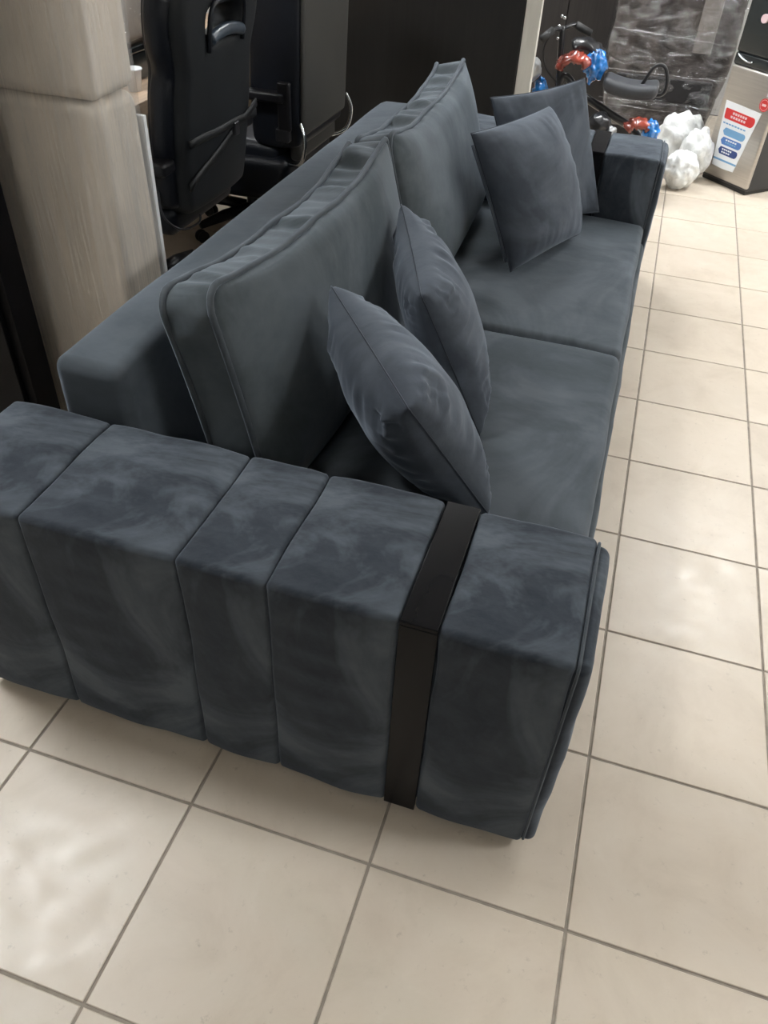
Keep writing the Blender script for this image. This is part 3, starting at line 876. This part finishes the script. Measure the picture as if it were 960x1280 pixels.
# ================================================================ FILM-WRAPPED ARMCHAIR AT THE BACK
wf = empty('wrapped_armchair', (-0.17, 5.42, 0), 'dark bulky armchair wrapped in creased shiny film beside the water dispenser', 'wrapped furniture')
def wrapped(name, size, c, r, mat, seed, amp, taper, n=(20, 10, 26)):
    V, Nn, F = soft_box(size, r, n, 5)
    O = V.copy()
    for i in range(len(V)):
        z = V[i, 2] / (size[2] / 2)
        O[i] += Nn[i] * (amp * (nz(V[i, 0] * 5 + seed, V[i, 1] * 5, V[i, 2] * 5) + .6 * nz(V[i, 0] * 13 + seed, V[i, 1] * 9, V[i, 2] * 13)))
        if z < -0.2: O[i, 0] *= 1 - taper * ((-0.2 - z) / 0.8) ** 1.5
    return build(name, O + np.array(c), F, mat, wf)
wrapped('shell', (0.76, 0.42, 1.10), (-0.165, 5.42, 0.68), 0.06, 'wrapped_brown', 2.0, 0.012, 0.16)
for x, w in ((0.02, 0.11),):
    bevel_box('pale_band', (x, 5.208, 0.90), (w, 0.02, 0.60), 'wrapped_pale', wf, 0.006)
bevel_box('seat_front', (-0.16, 5.205, 0.38), (0.60, 0.03, 0.14), 'wrapped_dark', wf, 0.012)
wrapped('stretch_film', (0.79, 0.48, 1.13), (-0.165, 5.42, 0.68), 0.065, 'film_creased', 6.0, 0.022, 0.18, (46, 16, 60))
bevel_box('plinth', (-0.165, 5.42, 0.065), (0.58, 0.34, 0.13), 'wrapped_dark', wf, 0.01)
# twisted film ropes around it
for z, dz in ((0.70, -0.04), (0.47, 0.0), (0.30, 0.01), (0.27, -0.01)):
    P = [(-0.54 + 0.75 * k / 14, 5.168 + 0.008 * nz(k * .8, z * 9), z + dz * k / 14 + 0.006 * nz(k * .9, z * 5)) for k in range(15)]
    tube('film_fold', P, 0.0045, 'film_creased', wf, 6)

# ================================================================ RIDE-ON TOY (black, with red and blue mudguards)
rt = empty('ride_on_toy', (-0.5, 4.35, 0), 'black ride-on toy with red and blue shiny mudguards behind the far arm', 'ride-on toy')
YB = 4.36
def wheel(x, y, r, w):
    V, F = lathe_mesh([(r * .55, -w / 2), (r * .9, -w / 2), (r, -w * .28), (r, w * .28), (r * .9, w / 2), (r * .55, w / 2)], 24, (x, y, r), 'y')
    t = build('wheel', V, F, 'rubber', rt)
    V, F = lathe_mesh([(r * .08, -w * .45), (r * .56, -w * .35), (r * .56, w * .35), (r * .08, w * .45)], 18, (x, y, r), 'y')
    build('hub', V, F, 'silver_plastic', t)
wheel(-0.70, YB, 0.20, 0.07)
wheel(-0.22, YB + 0.14, 0.14, 0.06)
wheel(-0.22, YB - 0.14, 0.14, 0.06)
def guard(cx, cz, y, r, w, a0, a1, mat, th=0.02, seed=0):
    V = []; F = []; m = 16; q = 7
    for i in range(m + 1):
        a = math.radians(a0 + (a1 - a0) * i / m)
        for side in (0, 1):
            for j in range(q + 1):
                s = -1 + 2 * j / q
                rr = r - 0.03 * s * s - (th if side else 0) + 0.020 * nz(i * .5 + seed, j * .6, seed)
                V.append((cx + rr * math.cos(a), y + s * w / 2, cz + rr * math.sin(a)))
    k = q + 1
    def vid(i, side, j): return i * 2 * k + side * k + j
    for i in range(m):
        for side in (0, 1):
            for j in range(q): F.append((vid(i, side, j), vid(i + 1, side, j), vid(i + 1, side, j + 1), vid(i, side, j + 1)))
        for j in (0, q): F.append((vid(i, 0, j), vid(i + 1, 0, j), vid(i + 1, 1, j), vid(i, 1, j)))
    for i in (0, m):
        for j in range(q): F.append((vid(i, 0, j), vid(i, 0, j + 1), vid(i, 1, j + 1), vid(i, 1, j)))
    return build('mudguard', V, F, mat, rt)
# front cowl: red rim, black shell over it, blue nose
guard(-0.655, 0.585, YB - .06, 0.115, 0.10, 165, 35, 'toy_red', seed=2)
guard(-0.630, 0.605, YB + .03, 0.150, 0.12, 120, 5, 'toy_black', seed=5)
def lump(name, c, s, mat, seed, amp, parent, n=22):
    V = []; F = []
    for i in range(n + 1):
        th = PI * i / n
        for j in range(2 * n):
            ph = PI * j / n
            d = Vector((math.sin(th) * math.cos(ph), math.sin(th) * math.sin(ph), math.cos(th)))
            k = 1 + amp * (nz(d.x * 2.2 + seed, d.y * 2.2, d.z * 2.2) + .5 * nz(d.x * 4 + seed, d.y * 4, d.z * 4) + .12 * nz(d.x * 9 + seed, d.y * 9, d.z * 9))
            V.append((c[0] + d.x * s[0] * k, c[1] + d.y * s[1] * k, c[2] + d.z * s[2] * k))
    m = 2 * n
    for i in range(n):
        for j in range(m):
            F.append((i * m + j, (i + 1) * m + j, (i + 1) * m + (j + 1) % m, i * m + (j + 1) % m))
    V = np.array(V)
    V[:, 2] = np.maximum(V[:, 2], 0.002)
    # weld the poles
    o = build(name, V, F, mat, parent)
    bm = bmesh.new(); bm.from_mesh(o.data); bmesh.ops.remove_doubles(bm, verts=bm.verts, dist=1e-5); bm.to_mesh(o.data); bm.free()
    return o
lump('blue_nose', (-0.548, YB - .03, 0.635), (0.058, 0.06, 0.075), 'toy_blue', 3.0, 0.35, rt)
lump('blue_side', (-0.838, YB + .06, 0.460), (0.042, 0.04, 0.065), 'toy_blue', 9.0, 0.3, rt)
lump('head_lamp', (-0.900, YB + .05, 0.565), (0.050, 0.05, 0.062), 'silver_plastic', 5.0, 0.15, rt)
guard(-0.235, 0.330, YB - .14, 0.105, 0.09, 150, 45, 'toy_red', seed=7)
lump('blue_tail', (-0.172, YB - .14, 0.368), (0.045, 0.05, 0.06), 'toy_blue', 13.0, 0.35, rt)
lump('motor_pod', (-0.458, YB - .10, 0.365), (0.065, 0.07, 0.060), 'toy_black', 1.0, 0.12, rt)
lump('foot_pad', (-0.385, YB - .12, 0.33), (0.03, 0.03, 0.035), 'silver_plastic', 21.0, 0.3, rt)
V, Nn, F = soft_box((0.30, 0.20, 0.075), 0.032, (12, 8, 3), 4)
O = V.copy(); O[:, 2] += 0.025 * (V[:, 0] / 0.15) ** 2 - 0.15 * V[:, 0]*0.3
build('seat', O + np.array([-0.335, YB, 0.535]), F, 'toy_seat', rt)
tube('frame', smooth_path([(-0.70, YB, 0.20), (-0.72, YB, 0.55), (-0.60, YB, 0.48), (-0.42, YB, 0.40), (-0.22, YB, 0.30), (-0.22, YB, 0.14)], 6), 0.022, 'toy_black', rt, 10)
tube('axle', [(-0.22, YB - .16, 0.14), (-0.22, YB + .16, 0.14)], 0.012, 'dark_metal', rt)
tube('steering_stem', smooth_path([(-0.71, YB, 0.42), (-0.745, YB, 0.62), (-0.765, YB, 0.80)], 5), 0.018, 'toy_black', rt, 10)
hb = tube('handlebar', smooth_path([(-0.845, YB - .16, 0.755), (-0.80, YB - .08, 0.79), (-0.765, YB, 0.785), (-0.70, YB + .08, 0.80), (-0.62, YB + .10, 0.765)], 6), 0.012, 'toy_black', rt, 8)
tube('grip', [(-0.70, YB + .075, 0.80), (-0.615, YB + .10, 0.762)], 0.021, 'rubber', hb, 10)
tube('grip', [(-0.85, YB - .165, 0.752), (-0.805, YB - .085, 0.787)], 0.021, 'rubber', hb, 10)
for p in ((-0.775, YB, 0.845), (-0.758, YB - .01, 0.84), (-0.78, YB - .02, 0.80), (-0.775, YB - .03, 0.745)):
    lump('bolt_head', p, (0.009, 0.009, 0.009), 'chrome', 2.0, 0.1, hb, 6)
tube('cable', smooth_path([(-0.80, YB - .06, 0.79), (-0.84, YB - .05, 0.70), (-0.82, YB - .03, 0.60), (-0.74, YB, 0.52)], 5), 0.006, 'rubber', rt, 6)
# rear grab loop
tube('grab_loop', smooth_path([(-0.30, YB - .02, 0.49), (-0.275, YB - .02, 0.575), (-0.236, YB - .02, 0.655), (-0.200, YB - .02, 0.672), (-0.172, YB - .02, 0.655), (-0.150, YB - .02, 0.60), (-0.150, YB - .02, 0.545), (-0.185, YB - .02, 0.525), (-0.26, YB - .02, 0.53)], 6), 0.010, 'toy_black', rt, 10)

# ================================================================ WHITE PLASTIC BAGS
for (c, s, seed, lb) in (((0.055, 4.53, 0.105), (0.100, 0.09, 0.105), 3.0, 'small crumpled white plastic bag lying on the tiles beside the far arm'),
                         ((0.125, 4.720, 0.150), (0.095, 0.075, 0.150), 8.0, 'rounded white plastic bag slumped against the water dispenser'),
                         ((0.020, 4.92, 0.165), (0.150, 0.10, 0.165), 14.0, 'large wide heap of a white plastic bag under the film-wrapped armchair')):
    b_ = lump('plastic_bag', c, s, 'white_plastic', seed, 0.20, None, 34)
    tag(b_, lb, 'bag', 'white plastic bags on the floor')

# ================================================================ WATER DISPENSER (turned 45 degrees)
A0 = Vector((0.249, 4.759, 0.0)); ds = Vector((0.7071, -0.7071, 0)); dn = Vector((-0.7071, -0.7071, 0)); UZ = Vector((0, 0, 1))
S0, S1 = -0.085, 0.288; SC = (S0 + S1) / 2; SW = S1 - S0
cen = A0 + ds * SC - dn * 0.165
wdp = empty('water_dispenser', (cen.x, cen.y, 0), 'floor-standing water dispenser with a brushed steel front and black top', 'water dispenser', rotz=-PI / 4)
# local: x along the front (ds), -y outwards (dn), so front plane at y = -0.165
def dbox(name, x, y, z, sx, sy, sz, mat, bev=0.004, par=None):
    V, _, F = soft_box((sx, sy, sz), min(bev, min(sx, sy, sz) * .49), (3, 3, 3), 4)
    m = np.array(WM[wdp])
    V = V + np.array((x, y, z))
    return build(name, V @ m[:3, :3].T + m[:3, 3], F, mat, par or wdp)
dbox('body', 0, 0.006, 0.50, SW - .006, 0.318, 0.96, 'appliance_side', 0.012)
fd = dbox('steel_door', 0, -0.150, 0.335, SW, 0.030, 0.60, 'steel', 0.014)
dbox('foot', 0, 0.0, 0.018, SW - .02, 0.30, 0.035, 'leg_black', 0.006)
dbox('handle_band', 0, -0.150, 0.668, SW, 0.028, 0.060, 'appliance_black', 0.012)
dbox('tap_panel', 0, -0.150, 0.845, SW, 0.028, 0.29, 'appliance_black', 0.012)
def dpt(s, z, out=0.001): return A0 + ds * s + dn * out + UZ * z
tube('handle_highlight', smooth_path([dpt(-0.06, .690, .003), dpt(-0.02, .672, .004), dpt(0.03, .664, .004), dpt(0.055, .668, .003)], 5), 0.005, 'chrome', wdp)  # highlight along the handle, drawn as a chrome line
def disc(name, s, z, r, mat, par, th=0.004):
    poly = [(s + r * math.cos(2 * PI * k / 24), z + r * math.sin(2 * PI * k / 24)) for k in range(24)]
    return prism(name, poly, -th, dpt(0, 0, 0.0), -ds, UZ, mat, par) if False else prism(name, poly, th, dpt(0, 0, 0.0006), ds, UZ, mat, par)
disc('tap_button', 0.052, 0.880, 0.022, 'label_pink', wdp, 0.012)
bd = disc('round_badge', 0.225, 0.487, 0.034, 'label_red', wdp, 0.0025)
disc('badge_ring', 0.225, 0.487, 0.028, 'label_pink', bd, 0.0028); disc('badge_face', 0.225, 0.487, 0.026, 'label_red', bd, 0.0032)
for k, w in ((0, 0.030),): prism('print_line', [(0.225 - w / 2, 0.481), (0.225 + w / 2, 0.481), (0.225 + w / 2, 0.493), (0.225 - w / 2, 0.493)], 0.0036, dpt(0, 0, .0006), ds, UZ, 'label_pink', bd)
ws = prism('white_sticker', [(0.222, 0.53), (0.282, 0.53), (0.282, 0.61), (0.222, 0.61)], 0.002, dpt(0, 0, .0006), ds, UZ, 'label_white', wdp)
prism('print_mark', [(0.238, 0.545), (0.276, 0.545), (0.276, 0.565), (0.238, 0.565)], 0.0026, dpt(0, 0, .0006), ds, UZ, 'label_red', ws)
# white tapered label with a red banner and three blue arrows
LZ0, LZ1 = 0.100, 0.452
def lab(a, b_):      # a in 0..1 across, b in 0..1 up the label, tapering to the bottom
    l = -0.012 + (-0.045 + 0.012) * b_; r = 0.158 + (0.226 - 0.158) * b_
    return (l + (r - l) * a, LZ0 + (LZ1 - 0.010 * a - LZ0) * b_)
label_ = prism('label', [lab(0, 0), lab(.5, -.012), lab(1, 0), lab(1, 1), lab(0, 1)], 0.003, dpt(0, 0, .0006), ds, UZ, 'label_white', wdp)
def lab_poly(name, pts, th, mat): return prism(name, [lab(a, b_) for a, b_ in pts], th, dpt(0, 0, .0006), ds, UZ, mat, label_)
def pill(x0, x1, y0, y1, arrow):
    h = (y1 - y0) / 2; ym = (y0 + y1) / 2; pts = []
    if arrow: pts += [(x0 + 0.07, y0), ]
    else: pts += [(x0 + 0.02, y0)]
    for k in range(9):
        a = -PI / 2 + PI * k / 8
        pts.append((x1 - 0.08 + 0.08 * math.cos(a), ym + h * math.sin(a)))
    if arrow: pts += [(x0 + 0.07, y1), (x0, ym)]
    else: pts += [(x0 + 0.02, y1), (x0, y1 - .02), (x0, y0 + .02)]
    return pts
lab_poly('banner', pill(0.05, 0.95, 0.74, 0.90, False), 0.0040, 'label_red')
for k, (y0, mt) in enumerate(((0.50, 'label_sky'), (0.355, 'label_blue'), (0.205, 'label_navy'))):
    lab_poly('arrow', pill(0.12, 0.88, y0, y0 + 0.115, True), 0.0040, mt)
lab_poly('foot_band', [(0, .10), (1, .10), (1, .13), (0, .13)], 0.0036, 'label_sky')
# print too small to read: rows of short strokes
def strokes(x0, x1, y, h, n, mat):
    w = (x1 - x0) / n
    for k in range(n):
        lab_poly('print_stroke', [(x0 + w * k, y), (x0 + w * (k + .72), y), (x0 + w * (k + .72), y + h), (x0 + w * k, y + h)], 0.0045, mat)
strokes(0.28, 0.72, 0.835, 0.035, 6, 'label_pink'); strokes(0.24, 0.72, 0.775, 0.035, 6, 'label_pink')
strokes(0.06, 0.82, 0.665, 0.022, 8, 'label_sky')
strokes(0.30, 0.72, 0.425, 0.022, 5, 'label_white'); strokes(0.30, 0.72, 0.385, 0.022, 5, 'label_sky')
strokes(0.26, 0.66, 0.275, 0.024, 5, 'label_white'); strokes(0.26, 0.62, 0.230, 0.024, 4, 'label_white')
